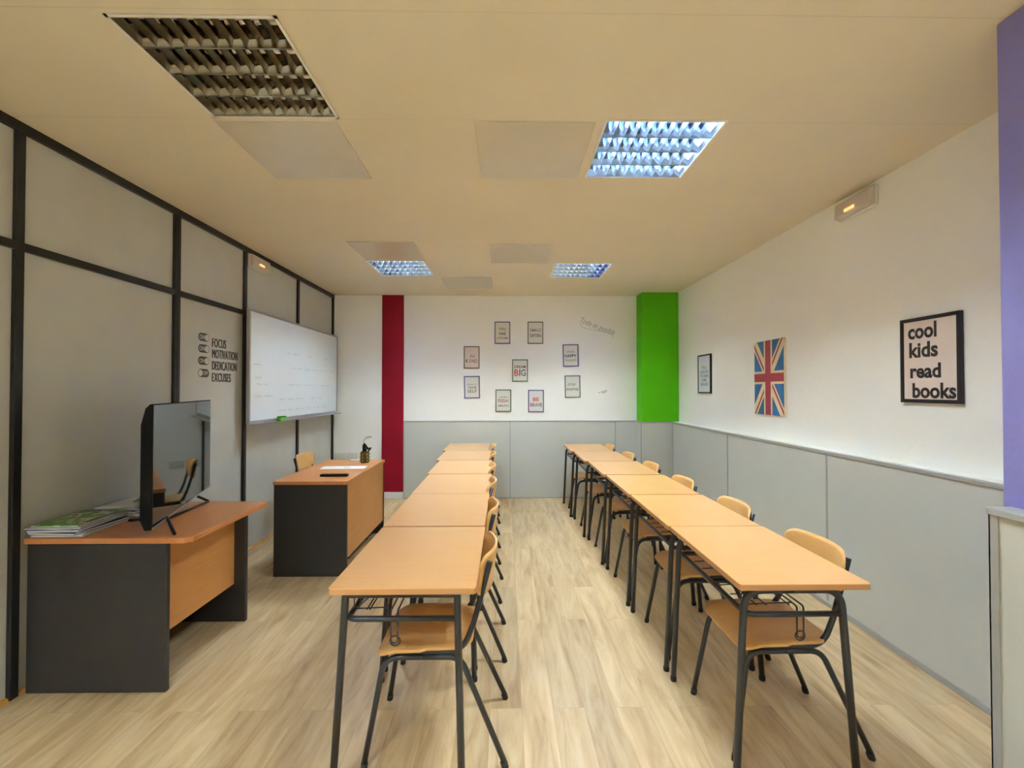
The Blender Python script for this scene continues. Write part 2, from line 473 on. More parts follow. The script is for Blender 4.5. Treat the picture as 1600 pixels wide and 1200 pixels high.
# low grey boarding: (board boxes, seam strips, cap)
def boarding(name, label, boxes, seams, caps, feet=()):
    b = MB()
    for a, c in boxes: b.box(a, c)
    o = structure(b.build(name, M['wainscot']), label)
    if seams:
        for a, c in seams:
            b = MB(); b.box(a, c); b.build('seam_strip', M['wainscot_cap'], o)
    b = MB()
    for a, c in caps: b.box(a, c)
    b.build('cap_rail', M['wainscot_cap'], o, 0.004)
    if feet:
        b = MB()
        for a, c in feet: b.box(a, c)
        b.build('foot_strip', M['wainscot_cap'], o, 0.003)
    return o
boarding('trim_4', 'low grey boarding along the back wall', [((-1.388, WY, 0), (1.775, YB, RAIL))],
         [((s - 0.006, WY - 0.003, 0.01), (s + 0.006, WY, RAIL - 0.015)) for s in (-1.382, 0.061, 1.5)],
         [((-1.388, WY - 0.006, RAIL - 0.012), (1.775, YB, RAIL + 0.004))], [((-1.388, WY - 0.004, 0), (1.775, WY, 0.012))])
boarding('trim_5', 'low grey boarding round the lime green pillar', [((1.775, 5.905, 0), (2.19, YB, RAIL))],
         [((1.772, 5.902, 0.01), (1.784, 5.905, RAIL - 0.015))],
         [((1.768, 5.898, RAIL - 0.012), (2.19, YB, RAIL + 0.004))])
boarding('trim_6', 'low grey boarding along the right wall', [((WX, 1.56, 0), (XR, YB, RAIL))],
         [((WX - 0.004, s - 0.007, 0.04), (WX, s + 0.007, RAIL - 0.02)) for s in (1.7, 3.055, 4.43, 5.88)],
         [((WX - 0.008, 1.56, RAIL - 0.02), (WX + 0.02, YB - 0.28, RAIL + 0.002))], [((WX - 0.006, 1.56, 0), (WX, 5.9, 0.035))])
b = MB(); b.box((WX + 0.02, 1.56, RAIL), (XR, YB - 0.25, RAIL + 0.004))
structure(b.build('trim_7', M['wall']), 'white ledge on top of the right boarding')
boarding('trim_8', 'grey boarding round the lilac pillar', [((1.66, 0.95, 0), (1.74, 1.525, 1.06))],
         [((1.655, 1.50, 0.0), (1.66, 1.53, 1.06)), ((1.655, 1.525, 0.0), (1.74, 1.53, 1.06))],
         [((1.648, 0.93, 1.045), (1.74, 1.535, 1.07))])

# ------------------------------------------------------------------ ceiling fittings
def hw(z):      # half opening of the curved reflector at height z
    return 0.020 + (0.0665 - 0.020) * (1 - (z / 0.085)) ** 0.55 if z < 0.085 else 0.020
def make_troffer(lit):
    root = thing('ceiling_light', '', 'ceiling light', (0, 0, ZC))
    b = MB(); e = T0 - 0.001; d = 0.105
    b.poly([(-e, -e, d), (e, -e, d), (e, e, d), (-e, e, d)])
    for s in (-1, 1):
        b.poly([(-e, s * e, 0), (e, s * e, 0), (e, s * e, d), (-e, s * e, d)])
        b.poly([(s * e, -e, 0), (s * e, e, 0), (s * e, e, d), (s * e, -e, d)])
    b.build('housing', M['fixture_white'], root)
    b = MB()
    for s in (-1, 1):
        b.box((-e, min(s * e, s * (e - 0.012)), -0.003), (e, max(s * e, s * (e - 0.012)), 0.002))
        b.box((min(s * e, s * (e - 0.012)), -e, -0.003), (max(s * e, s * (e - 0.012)), e, 0.002))
    b.build('rim', M['fixture_white'], root)
    b = MB(); L = 0.283
    zs = [0.0, 0.012, 0.026, 0.042, 0.058, 0.072, 0.0849]
    for k in range(4):
        yc = (k - 1.5) * 0.141
        for s in (-1, 1):
            v = [[b.bm.verts.new((x, yc + s * hw(z), z)) for z in zs] for x in (-L, L)]
            for i in range(len(zs) - 1):
                f = b.bm.faces.new((v[0][i], v[0][i + 1], v[1][i + 1], v[1][i])); f.smooth = True
    for k in range(5):
        yc = (k - 2) * 0.141
        b.poly([(-L, yc - 0.004, 0.0), (L, yc - 0.004, 0.0), (L, yc + 0.004, 0.0), (-L, yc + 0.004, 0.0)])
    b.build('reflector', M['mirror' if lit else 'mirror_unlit'], root)
    b = MB()
    zz = [0.0, 0.006, 0.013, 0.020, 0.026]
    for k in range(4):
        yc = (k - 1.5) * 0.141
        for i in range(11):
            x = -L + 2 * L * i / 10
            for s in (-1, 1):
                pr = [(0.0008 + 0.010 * (z / 0.026) ** 1.8, z) for z in zz]
                v = [[b.bm.verts.new((x + s * dx, yc + t * (hw(z) - 0.0005), z)) for dx, z in pr] for t in (-1, 1)]
                for j in range(len(zz) - 1):
                    f = b.bm.faces.new((v[0][j], v[0][j + 1], v[1][j + 1], v[1][j])); f.smooth = True
            h = hw(0.026) - 0.0005
            b.poly([(x - 0.0108, yc - h, 0.026), (x + 0.0108, yc - h, 0.026), (x + 0.0108, yc + h, 0.026), (x - 0.0108, yc + h, 0.026)])
    b.build('louver', M['louver' if lit else 'louver_unlit'], root)
    for k in range(4):
        yc = (k - 1.5) * 0.141
        b = MB(); b.tube([(-0.27, yc, 0.068), (0.27, yc, 0.068)], 0.013, 10)
        t = b.build('fluorescent_tube', M['tube_on'] if lit else M['tube_off'], root)
        for s in (-1, 1):
            b = MB(); b.box((s * 0.282 - 0.007, yc - 0.014, 0.045), (s * 0.282 + 0.007, yc + 0.014, 0.088)); b.build('lamp_holder', M['black_plastic'], t)
    return root
fl = ['unlit square louvred ceiling light, dark, above the desk with the screen',
      'lit square louvred ceiling light, the largest bright one, right of centre',
      'lit square louvred ceiling light near the crimson pillar, left of the far pair',
      'lit square louvred ceiling light near the lime green pillar, right of the far pair']
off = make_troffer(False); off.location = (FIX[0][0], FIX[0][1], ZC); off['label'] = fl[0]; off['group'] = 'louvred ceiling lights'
on = None
for i, (x, y, l) in enumerate(FIX[1:] + REAR_FILL):
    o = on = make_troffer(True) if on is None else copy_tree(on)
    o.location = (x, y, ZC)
    o['label'] = fl[i + 1] if i < 3 else 'added square louvred fill light behind the viewer, unseen'
    o['group'] = 'louvred ceiling lights'
    if i > 0:
        for c in o.children:
            if c.name.startswith('fluorescent_tube'):
                c.data = c.data.copy(); c.data.materials[0] = M['tube_far' if i < 3 else 'tube_rear_fill']

pl = [(-1.11, 2.465, 'square satin access panel in the ceiling next to the unlit light'),
      (0.145, 2.45, 'square satin access panel in the ceiling left of the brightest light'),
      (-1.10, 4.225, 'square satin access panel in the ceiling in front of the far left light'),
      (0.145, 4.28, 'square satin access panel in the ceiling between the two far lights'),
      (-0.455, 5.45, 'square satin access panel in the ceiling nearest the back wall')]
for x, y, lb in pl:
    b = MB(); b.box((-0.292, -0.292, -0.004), (0.292, 0.292, -0.0005))
    tag(b.build('ceiling_panel', M['ceil_panel'], None, 0.001, loc=(x, y, ZC)), lb, 'ceiling panel', 'ceiling access panels')

def emergency(label, mtx):
    root = thing('emergency_light', label, 'emergency light', (0, 0, 0), 0, 'emergency lights')
    root.matrix_world = mtx
    b = MB(); b.box((-0.155, -0.065, 0), (0.155, 0.065, 0.02)); b.build('base', M['fixture_white'], root, 0.012)
    b = MB(); b.prism([(-0.15, -0.06, 0.02), (-0.15, 0.06, 0.02), (-0.15, 0.05, 0.05), (-0.15, -0.045, 0.058)], (0.30, 0, 0)); b.build('diffuser', M['diffuser'], root, 0.008, 3)
    b = MB(); b.box((-0.055, -0.030, 0.0585), (0.03, -0.010, 0.0605)); b.build('indicator', M['glow'], root, 0.002)
    return root
emergency('white emergency light with orange glow on the right wall', on_right(XR, 2.875, 2.672))
emergency('white emergency light with orange glow on the left partition above the whiteboard', on_left(XL + 0.0, 4.30, 2.665))

# ------------------------------------------------------------------ pupils' desks
def rounded_rect(x0, y0, x1, y1, r, n=4):
    pts = []
    for cx, cy, a0 in ((x1 - r, y1 - r, 0), (x0 + r, y1 - r, PI / 2), (x0 + r, y0 + r, PI), (x1 - r, y0 + r, 1.5 * PI)):
        for k in range(n + 1):
            a = a0 + PI / 2 * k / n
            pts.append((cx + r * math.cos(a), cy + r * math.sin(a)))
    return pts
def make_desk(W, L, H, fL, tL, tR, fR, fil, ring_x):
    """x = 0..W (pupil sits at +x), y = 0..L; origin on the floor below the near left corner"""
    root = thing('school_desk', '', 'desk')
    b = MB()
    rr = rounded_rect(0.0, 0.0, W, L, 0.012)
    b.prism([(x, y, H - 0.003) for x, y in rr], (0, 0, 0.003), 0)
    b.prism([(x, y, H - 0.022) for x, y in rr], (0, 0, 0.019), 1)
    b.build('tabletop', [M['desk_top'], M['desk_edge']], root)
    R = 0.0135; zt = H - 0.022 - R
    for y in (0.038, L - 0.038):
        mid = (tL + tR) / 2
        for a, t in ((fL, tL), (fR, tR)):
            b = MB()
            b.tube(fillet([(a, y, 0.012), (t, y, zt), (mid, y, zt)], fil, 7), R, 12)
            lg = b.build('leg', M['tube_metal'], root)
            b = MB(); b.lathe([(0.0142, 0.0), (0.0152, 0.004), (0.0152, 0.02), (0.0142, 0.024)], 14, (a, y, 0)); b.build('rubber_foot', M['rubber'], lg)
    zr = H - 0.125
    s = (H - 0.022 - zr) / (H - 0.022)
    xl = tL + (fL - tL) * s + 0.012; xr = tR + (fR - tR) * s - 0.004
    b = MB()
    b.tube(fillet([(xr, 0.038, zr), (xl, 0.038, zr), (xl, L - 0.038, zr), (xr, L - 0.038, zr)], 0.035, 6), 0.0105, 10)
    b.build('frame_rail', M['tube_metal'], root)
    # wire book basket hung under the top
    b = MB(); wr = 0.0028
    x0, x1 = xl + 0.01, ring_x
    for k in range(7):
        y = 0.09 + (L - 0.18) * k / 6
        b.tube([(x0, y, zr + 0.012), (x1 + 0.02, y, zr + 0.018)], wr, 6)
    for xx in (x0 + 0.05, (x0 + x1) / 2, x1):
        b.tube([(xx, 0.075, zr + 0.016), (xx, L - 0.075, zr + 0.016)], wr, 6)
    for y0, sg in ((0.06, 1), (L - 0.06, -1)):
        pts = fillet([(x1 + 0.02, y0 + sg * 0.12, zr + 0.018), (x1 + 0.02, y0, zr + 0.018), (x1 + 0.02, y0, zr - 0.10), (x1 + 0.045, y0, zr - 0.10), (x1 + 0.045, y0, zr + 0.018), (x1 + 0.045, y0 + sg * 0.12, zr + 0.018)], 0.012, 4)
        b.tube(pts, 0.0032, 6)
        ring = [(x1 + 0.034 + 0.018 * math.cos(a), y0 + 0.004, zr - 0.094 + 0.018 * math.sin(a)) for a in [2 * PI * i / 14 for i in range(14)]]
        b.tube(ring, 0.0032, 6, closed=True)
        b.tube([(x0 + 0.01 + 0.012 * math.cos(a), y0 + 0.03, zr + 0.038 + 0.026 * math.sin(a)) for a in [2 * PI * i / 12 for i in range(12)]], 0.0022, 6, closed=True)
        b.tube([(x0 + 0.01, y0 + 0.05, zr + 0.014), (x0 + 0.11, y0 + 0.08, zt)], wr, 6)
        b.tube([(x1 + 0.03, y0 + sg * 0.12, zr + 0.018), (x1 + 0.03, y0 + sg * 0.16, zt + 0.008)], wr, 6)
    b.build('book_basket', M['wire'], root)
    return root
ordn = ['nearest', 'second nearest', 'third nearest', 'fourth nearest', 'fifth nearest', 'farthest']
DL = make_desk(0.527, 0.724, 0.765, 0.006, 0.052, 0.456, 0.474, 0.012, 0.19)
DR = make_desk(0.483, 0.698, 0.765, 0.0, 0.034, 0.395, 0.452, 0.075, 0.225)
Lpos = [(-0.632, 1.618), (-0.636, 2.356), (-0.641, 3.085), (-0.660, 3.825), (-0.695, 4.56), (-0.732, 5.29)]
Rpos = [(0.850, 1.632), (0.843, 2.336), (0.836, 3.05), (0.817, 3.775), (0.787, 4.49), (0.757, 5.205)]
for k in range(6):
    for proto, pos, side, first in ((DL, Lpos, 'left', 'left of the aisle'), (DR, Rpos, 'right', 'right of the aisle')):
        o = proto if k == 0 else copy_tree(proto)
        o.location = (pos[k][0], pos[k][1], 0)
        o['label'] = 'beech-topped school desk with tube legs, %s in row %s' % (ordn[k], first)
        o['group'] = 'school desks in the %s row' % side

# ------------------------------------------------------------------ chairs (face -x, origin on the floor between the feet)
def rw(d, rc, W):      # half width at distance d from a rounded end
    return W if d >= rc else W - rc + math.sqrt(max(0, rc * rc - (rc - d) ** 2))
def make_chair():
    root = thing('school_chair', '', 'chair')
    b = MB()
    x0, x1, n, m = -0.238, 0.142, 26, 13
    ts = [0.5 - 0.5 * math.cos(PI * i / (n - 1)) for i in range(n)]
    g = []
    for t in ts:
        x = x0 + (x1 - x0) * t
        wd = min(rw(x - x0 + 1e-4, 0.055, 0.195), rw(x1 - x + 1e-4, 0.075, 0.185 + 0.0 * t) if t > 0.5 else 9)
        row = []
        for j in range(m):
            v = -1 + 2 * j / (m - 1)
            z = 0.452 + 0.010 * t - 0.028 * max(0, (0.22 - t) / 0.22) ** 1.8
            z -= 0.006 * (1 - v * v) * math.sin(PI * min(1, t * 1.1)) if t < 0.91 else 0
            row.append(Vector((x, v * wd, z)))
        g.append(row)
    b.sheet(g, 0.011)
    b.build('seat', M['ply'], root)
    b = MB(); g = []
    n, m = 25, 11
    for i in range(n):
        v = -math.cos(PI * i / (n - 1)); y = v * 0.195
        hh = rw(0.195 - abs(y) + 1e-4, 0.05, 0.083)
        row = []
        for j in range(m):
            q = -1 + 2 * j / (m - 1)
            z = 0.727 + q * hh
            x = 0.170 + 0.058 * (1 - v * v) + 0.12 * (z - 0.70)
            row.append(Vector((x, y, z)))
        g.append(row)
    b.sheet(g, 0.010)
    b.build('backrest', M['ply_back'], root)
    R = 0.0115
    for s in (-1, 1):
        for fx, tx in ((-0.275, -0.205), (0.275, 0.095)):
            b = MB()
            b.tube(fillet([(fx, s * 0.198, 0.012), (tx, s * 0.165, 0.412), (-0.05, s * 0.165, 0.412)], 0.075, 7), R, 12)
            lg = b.build('leg', M['tube_metal'], root)
            b = MB(); b.tube([(fx, s * 0.198, 0.0), (fx + (tx - fx) * 0.05, s * 0.1965, 0.024)], 0.0135, 12); b.build('rubber_foot', M['rubber'], lg)
        b = MB()
        b.tube(fillet([(0.213, s * 0.165, 0.785), (0.150, s * 0.165, 0.55), (0.105, s * 0.165, 0.4335), (-0.145, s * 0.165, 0.4335)], [0.3, 0.10], 8), R, 12)
        b.build('back_frame', M['tube_metal'], root)
    b = MB()
    for x in (-0.12, 0.06): b.tube([(x, -0.165, 0.415), (x, 0.165, 0.415)], 0.008, 8)
    b.build('cross_brace', M['tube_metal'], root)
    return root
CH = make_chair(); used = False
def put_chair(x, y, rz, label, group):
    global used
    o = CH if not used else copy_tree(CH); used = True
    o.location = (x, y, 0); o.rotation_euler = (0, 0, rz); o['label'] = label; o['group'] = group
Lch = [(-0.275, 1.975), (-0.28, 2.655), (-0.305, 3.335), (-0.325, 4.02), (-0.340, 4.79), (-0.355, 5.47)]
Rch = [(1.185, 1.995), (1.165, 2.665), (1.14, 3.365), (1.12, 4.05), (1.095, 4.705), (1.06, 5.42)]
for k in range(6):
    put_chair(Lch[k][0], Lch[k][1], math.radians([0, 1, -1, 1, 0, 1][k]), 'beech plywood chair tucked under the left row of desks, %s' % ordn[k], 'chairs along the left row')
    put_chair(Rch[k][0], Rch[k][1], math.radians([0, -1, 1, 0, 1, -1][k]), 'beech plywood chair between right desk row and right wall, %s' % ordn[k], 'chairs along the right row')
put_chair(-1.90, 4.72, PI, "beech plywood chair behind the teacher's desk beside the partition", 'chair at the teacher desk')

# ------------------------------------------------------------------ teacher desk in the middle
t = thing('teacher_desk', "cherry-topped teacher's desk with anthracite sides below the whiteboard", 'desk', (-1.54, 3.59, 0))
b = MB(); b.box((-0.293, 0, 0.722), (0.29, 1.115, 0.75)); b.build('tabletop', M['cherry'], t, 0.002)
for y in (0.006, 1.08):
    b = MB(); b.box((-0.288, y, 0.0), (0.284, y + 0.028, 0.722)); b.build('side_panel', M['desk_dark'], t, 0.002)
b = MB(); b.box((0.262, 0.034, 0.135), (0.280, 1.08, 0.722)); b.build('front_panel', M['cherry_panel'], t)
b = MB(); b.box((0.20, 0.034, 0.085), (0.225, 1.08, 0.15)); b.build('foot_strip', M['desk_dark'], t)  # dark strip set back below the front panel
for y in (0.10, 0.56, 1.02):
    b = MB(); b.box((0.258, y, 0.105), (0.272, y + 0.03, 0.136)); b.build('bracket', M['desk_dark'], t)

# desk with the screen
t = thing('teacher_desk', 'cherry-topped desk with anthracite sides at the left, carrying the flat screen', 'desk', (-1.94, 2.235, 0))
b = MB()
b.prism([(-0.395, -0.005, 0.722), (0.375, -0.005, 0.722), (0.402, 0.02, 0.722), (0.402, 0.722, 0.722), (-0.395, 0.722, 0.722)], (0, 0, 0.028))
b.build('tabletop', M['cherry'], t, 0.003)
for y in (0.0, 0.672):
    b = MB(); b.box((-0.385, y, 0.0), (0.288, y + 0.028, 0.722)); b.build('side_panel', M['desk_dark'], t, 0.006)
b = MB(); b.box((0.195, 0.028, 0.24), (0.215, 0.672, 0.722)); b.build('front_panel', M['cherry_panel'], t)

# ------------------------------------------------------------------ flat screen
A = Vector((-1.70, 2.20, 0)); B = Vector((-2.055, 3.175, 0))
d = (B - A).normalized(); nrm = Vector((d.y, -d.x, 0)); Ls = (B - A).length
tv = thing('flat_screen', 'black flat screen television standing on the left desk', 'television')
tv.matrix_world = Matrix(((d.x, 0, nrm.x, (A.x + B.x) / 2), (d.y, 0, nrm.y, (A.y + B.y) / 2), (0, 1, 0, 0.75), (0, 0, 0, 1)))
h0, h1 = 0.045, 0.652; l = Ls / 2
b = MB(); b.prism([(-l, h0, 0.0), (-l, h0, -0.03), (-l, h0 + 0.05, -0.048), (-l, h1 - 0.10, -0.048), (-l, h1 - 0.02, -0.03), (-l, h1, -0.012), (-l, h1, 0.0)], (2 * l, 0, 0)); b.build('casing', mat('matt_black_casing', (5, 5, 6), 0.6, spec=0.12), tv, 0.005, 3)
b = MB(); b.box((-l + 0.008, h0 + 0.012, 0.0), (l - 0.008, h1 - 0.006, 0.0015)); b.build('screen', M['screen'], tv)
b = MB(); b.box((-l + 0.004, h0 + 0.003, 0.0), (l - 0.004, h0 + 0.011, 0.002)); b.box((-0.025, h0 - 0.006, -0.001), (0.025, h0 + 0.006, 0.003)); b.build('bottom_trim', M['alu'], tv)
TI = tv.matrix_world.inverted()
zd = 0.7595
for nm, pts in (('foot', [(-1.635, 2.262, zd), (-1.775, 2.40, zd + 0.045), (-2.05, 2.50, zd)]),
                ('foot', [(-1.90, 2.925, zd), (-1.975, 2.90, zd + 0.045), (-2.20, 2.925, zd)])):
    b = MB(); b.tube(fillet([TI @ Vector(p) for p in pts], 0.03, 4), 0.008, 8); b.build(nm, M['black_plastic'], tv)
b = MB(); b.tube([TI @ Vector((-1.87, 2.54, 0.7585)), TI @ Vector((-1.90, 2.92, 0.7585))], 0.007, 8); b.build('dark_bar', M['black_plastic'], tv)  # dark bar lying on the desktop below the screen

# ------------------------------------------------------------------ magazines and books on the left desk
def cover_mat(name, base, c2, scale=14):
    m, nt, bs = new_mat(name)
    N, L = nt.nodes, nt.links
    tc = N.new('ShaderNodeTexCoord'); nz = N.new('ShaderNodeTexNoise'); nz.inputs['Scale'].default_value = scale; nz.inputs['Detail'].default_value = 3
    L.new(tc.outputs['Object'], nz.inputs['Vector'])
    cr = N.new('ShaderNodeValToRGB'); cr.color_ramp.interpolation = 'CONSTANT'
    e = cr.color_ramp.elements
    e[0].position = 0; e[0].color = lin(base); e[1].position = 0.53; e[1].color = lin(c2)
    k = e.new(0.62); k.color = lin((130, 90, 70)); k = e.new(0.67); k.color = lin(base)
    L.new(nz.outputs[0], cr.inputs[0]); L.new(cr.outputs[0], bs.inputs['Base Color'])
    bs.inputs['Roughness'].default_value = 0.3
    return m
M['cov_green'] = cover_mat('green_magazine_cover', (84, 150, 44), (214, 222, 206), 12)
M['cov_white'] = mat('white_glossy_cover', (220, 224, 236), 0.25)
M['cov_blue'] = mat('blue_cover', (84, 92, 168), 0.4)
M['cov_navy'] = mat('navy_cover', (48, 50, 110), 0.4)
M['cov_lilac'] = mat('lilac_cover', (150, 156, 214), 0.4)
M['cov_dark'] = mat('dark_cover', (50, 52, 56), 0.4)
M['cov_leaf'] = mat('plain_green_card', (70, 150, 20), 0.4)
M['cov_clear'] = mat('clear_folder', (196, 208, 216), 0.15)
def book(x, y, z, w_, l_, h, rz, cover, label, name='book', cat='book', group=None, curl=0.0):
    root = thing(name, label, cat, (x, y, z), math.radians(rz), group)
    b = MB(); b.box((-w_ / 2 + 0.002, -l_ / 2 + 0.002, 0.0008), (w_ / 2 - 0.002, l_ / 2 - 0.002, h - 0.0008)); b.build('pages', M['paper'], root)
    b = MB()
    n = 10
    for zz, c in ((0.0, 0), (h - 0.001, curl)):
        g = [[Vector((-w_ / 2 + w_ * i / n, -l_ / 2 + l_ * j / 6, zz + 0.001 + c * (max(0, i / n - 0.4) / 0.6) ** 2 * (0.4 + 0.6 * j / 6))) for j in range(7)] for i in range(n + 1)]
        b.sheet(g, 0.001)
    b.box((-w_ / 2 - 0.0005, -l_ / 2, 0), (-w_ / 2 + 0.002, l_ / 2, h))
    b.build('cover', M[cover], root)
    return root
z = 0.75
for w_, l_, h, rz, cv, lb, dx in [(0.245, 0.30, 0.009, 2, 'cov_white', 'thin white booklet at the bottom of the front pile on the left desk', 0.012),
                                  (0.24, 0.31, 0.010, -3, 'cov_dark', 'dark-covered book second from the bottom of the front pile', 0.0),
                                  (0.24, 0.30, 0.011, 3, 'cov_lilac', 'lilac-edged book in the middle of the front pile', -0.012),
                                  (0.235, 0.30, 0.006, -5, 'cov_navy', 'thin navy booklet in the front pile under the clear folder', -0.006),
                                  (0.26, 0.32, 0.006, 3, 'cov_clear', 'clear plastic folder second from the top of the front pile', -0.004),
                                  (0.23, 0.30, 0.006, 1, 'cov_green', 'green picture-covered magazine on top of the front pile', 0.0)]:
    book(-2.215 + dx, 2.40, z, w_, l_, h, rz, cv, lb, group='books and magazines in the front pile', curl=0.012 if cv == 'cov_green' else 0)
    z += h + 0.0012
z = 0.75
for w_, l_, h, rz, cv, lb, dx in [(0.23, 0.28, 0.015, 4, 'cov_lilac', 'lilac book at the bottom of the rear pile beside the screen', 0.0),
                                  (0.23, 0.28, 0.015, -2, 'cov_blue', 'blue book second from the bottom of the rear pile', 0.0),
                                  (0.235, 0.28, 0.012, 5, 'cov_navy', 'navy booklet in the rear pile under the white magazine', -0.008),
                                  (0.23, 0.29, 0.008, 0, 'cov_white', 'white glossy magazine with curled cover on top of the rear pile', -0.005)]:
    book(-2.215 + dx, 2.745, z, w_, l_, h, rz, cv, lb, group='books and magazines in the rear pile', curl=0.022 if cv == 'cov_white' else 0)
    z += h + 0.0012
b = MB(); b.sheet([[Vector((-0.09 + 0.18 * i / 5, -0.06 + 0.12 * j / 3, 0.012 * math.sin(i * 0.5))) for j in range(4)] for i in range(6)], 0.002)
o = tag(b.build('folder', M['cov_leaf'], None, loc=(-2.10, 2.74, z + 0.014)), 'plain green card folder lying over the rear pile behind the screen', 'folder'); o.rotation_euler = (0, 0.05, 0.4)

# ------------------------------------------------------------------ things on the teacher desk
zt = 0.75
b = MB(); b.box((-0.20, -0.075, 0), (0.20, 0.075, 0.0012))
o = b.build('paper_sheet', M['paper'], None, loc=(-1.50, 4.225, zt)); o.rotation_euler = (0, 0, 0.05)
tag(o, "white sheet of paper lying on the teacher's desk", 'paper')
b2 = MB(); b2.text('~~~', 0.06, 0.02, Matrix.Translation((0.03, 0.0, 0.0016))); b2.build('scribble', M['ink_blue'], o)
t = thing('remote_control', "long black remote control near the front edge of the teacher's desk", 'remote control', (-1.43, 3.80, zt), 0.03)
b = MB(); b.box((-0.115, -0.022, 0.0), (0.115, 0.022, 0.020)); b.build('body', M['black_plastic'], t, 0.009, 4)
b = MB()
for i in range(8):
    for j in (-1, 0, 1): b.box((-0.09 + i * 0.024, j * 0.012 - 0.003, 0.0195), (-0.078 + i * 0.024, j * 0.012 + 0.003, 0.0215))
b.build('buttons', M['cov_dark'], t)
b = MB(); b.box((-0.068, -0.02, 0), (0.068, 0.02, 0.012))
tag(b.build('chalk_box', M['paper'], None, 0.003, loc=(-1.515, 4.62, zt)), "flat white box at the far edge of the teacher's desk", 'box')
# wire-mesh pen pot with dark glasses and wire
t = thing('pen_pot', "dark olive pen pot full of bits on the teacher's desk", 'pen pot', (-1.40, 4.52, zt))
b = MB(); b.lathe([(0.040, 0.0), (0.042, 0.003), (0.042, 0.108), (0.038, 0.110), (0.038, 0.006), (0.001, 0.005)], 20); b.build('pot', mat('dark_olive_metal', (84, 78, 42), 0.35, 0.5), t)
b = MB()
for k in range(6):
    for zz in (0.02, 0.05, 0.08):
        a = k * PI / 3 + 0.3
        b.box((0.043 * math.cos(a) - 0.006, 0.043 * math.sin(a) - 0.006, zz - 0.004), (0.043 * math.cos(a) + 0.006, 0.043 * math.sin(a) + 0.006, zz + 0.012))
b.build('pattern', mat('pale_gold_dots', (172, 156, 98), 0.4), t)
def dark_bit(pts, r, label, nm, cat):
    b = MB(); b.tube(pts, r, 8); tag(b.build(nm, M['black_plastic'], None, loc=(-1.40, 4.52, zt)), label, cat)
b = MB()
b.tube(fillet([(-0.012, 0, 0.05), (-0.018, 0.0, 0.16), (-0.006, 0, 0.19), (0.02, 0, 0.15), (0.05, 0, 0.125), (0.055, 0, 0.15)], 0.02, 4), 0.009, 8)
b.tube(fillet([(0.0, 0, 0.10), (0.018, 0.005, 0.14), (0.045, 0.0, 0.13), (0.03, 0, 0.10)], 0.012, 4), 0.008, 8)
b.tube([(-0.02, 0.01, 0.09), (0.0, 0.008, 0.17)], 0.014, 8)
tag(b.build('cable_bundle', M['black_plastic'], None, loc=(-1.40, 4.52, zt)), 'bunched black cable stuffed in the pen pot', 'cable')
dark_bit(fillet([(-0.010, 0, 0.18), (-0.012, 0, 0.215), (0.01, 0, 0.25), (0.055, 0, 0.262), (0.065, 0, 0.25), (0.03, 0, 0.245), (0.01, 0, 0.235)], 0.02, 5), 0.002, 'thin loop of wire curling up out of the pen pot', 'wire_loop', 'wire')
for xx, lb in ((-2.245, 'ivory double wall socket nearest the partition'), (-2.085, "ivory double wall socket above the teacher's desk, nearer the crimson pillar")):
    t = thing('wall_socket', lb, 'wall socket', (0, 0, 0), 0, 'double wall sockets'); t.matrix_world = on_back(xx, YB, 0.575)
    b = MB(); b.box((-0.075, -0.042, 0), (0.075, 0.042, 0.010)); b.build('plate', M['socket'], t, 0.004)
    for s in (-1, 1):
        b = MB(); b.lathe([(0.023, 0.0102), (0.025, 0.014), (0.021, 0.0145), (0.019, 0.0106)], 20, (s * 0.036, 0, 0)); f = b.build('outlet_ring', M['white_trim'], t)
        for q in (-1, 1):
            b = MB(); b.lathe([(0.004, 0.0104), (0.004, 0.0108)], 8, (s * 0.036 + q * 0.008, 0, 0)); b.build('pin_hole', M['black_plastic'], f)

# ------------------------------------------------------------------ whiteboard
wb = thing('whiteboard', 'large white marker board in an aluminium frame hung on the partition', 'whiteboard')
wb.matrix_world = on_left(XL + 0.085, 5.075, 1.685)
wh, hh = 1.035, 0.50
b = MB(); b.box((-wh, -hh, -0.02), (wh, hh, 0)); b.build('board', M['whiteboard'], wb)
b = MB()
b.box((-wh - 0.012, -hh - 0.012, -0.024), (-wh + 0.010, hh + 0.012, 0.006)); b.box((wh - 0.010, -hh - 0.012, -0.024), (wh + 0.012, hh + 0.012, 0.006))
b.box((-wh, hh - 0.008, -0.024), (wh, hh + 0.012, 0.006)); b.box((-wh, -hh - 0.012, -0.024), (wh, -hh + 0.008, 0.006))
b.build('frame', M['alu'], wb, 0.002)
b = MB(); b.prism([(-wh, -hh - 0.012, 0.0), (-wh, -hh - 0.030, 0.0), (-wh, -hh - 0.030, 0.06), (-wh, -hh - 0.018, 0.065), (-wh, -hh - 0.022, 0.055), (-wh, -hh - 0.022, 0.005), (-wh, -hh - 0.012, 0.005)], (2 * wh, 0, 0)); b.build('pen_tray', M['alu'], wb)
for sx in (-0.7, 0.7):
    for sy in (-0.35, 0.35):
        b = MB(); b.box((sx - 0.03, sy - 0.03, -0.085), (sx + 0.03, sy + 0.03, -0.02)); b.build('wall_bracket', M['alu'], wb)
b = MB()
rnd = random.Random(3)
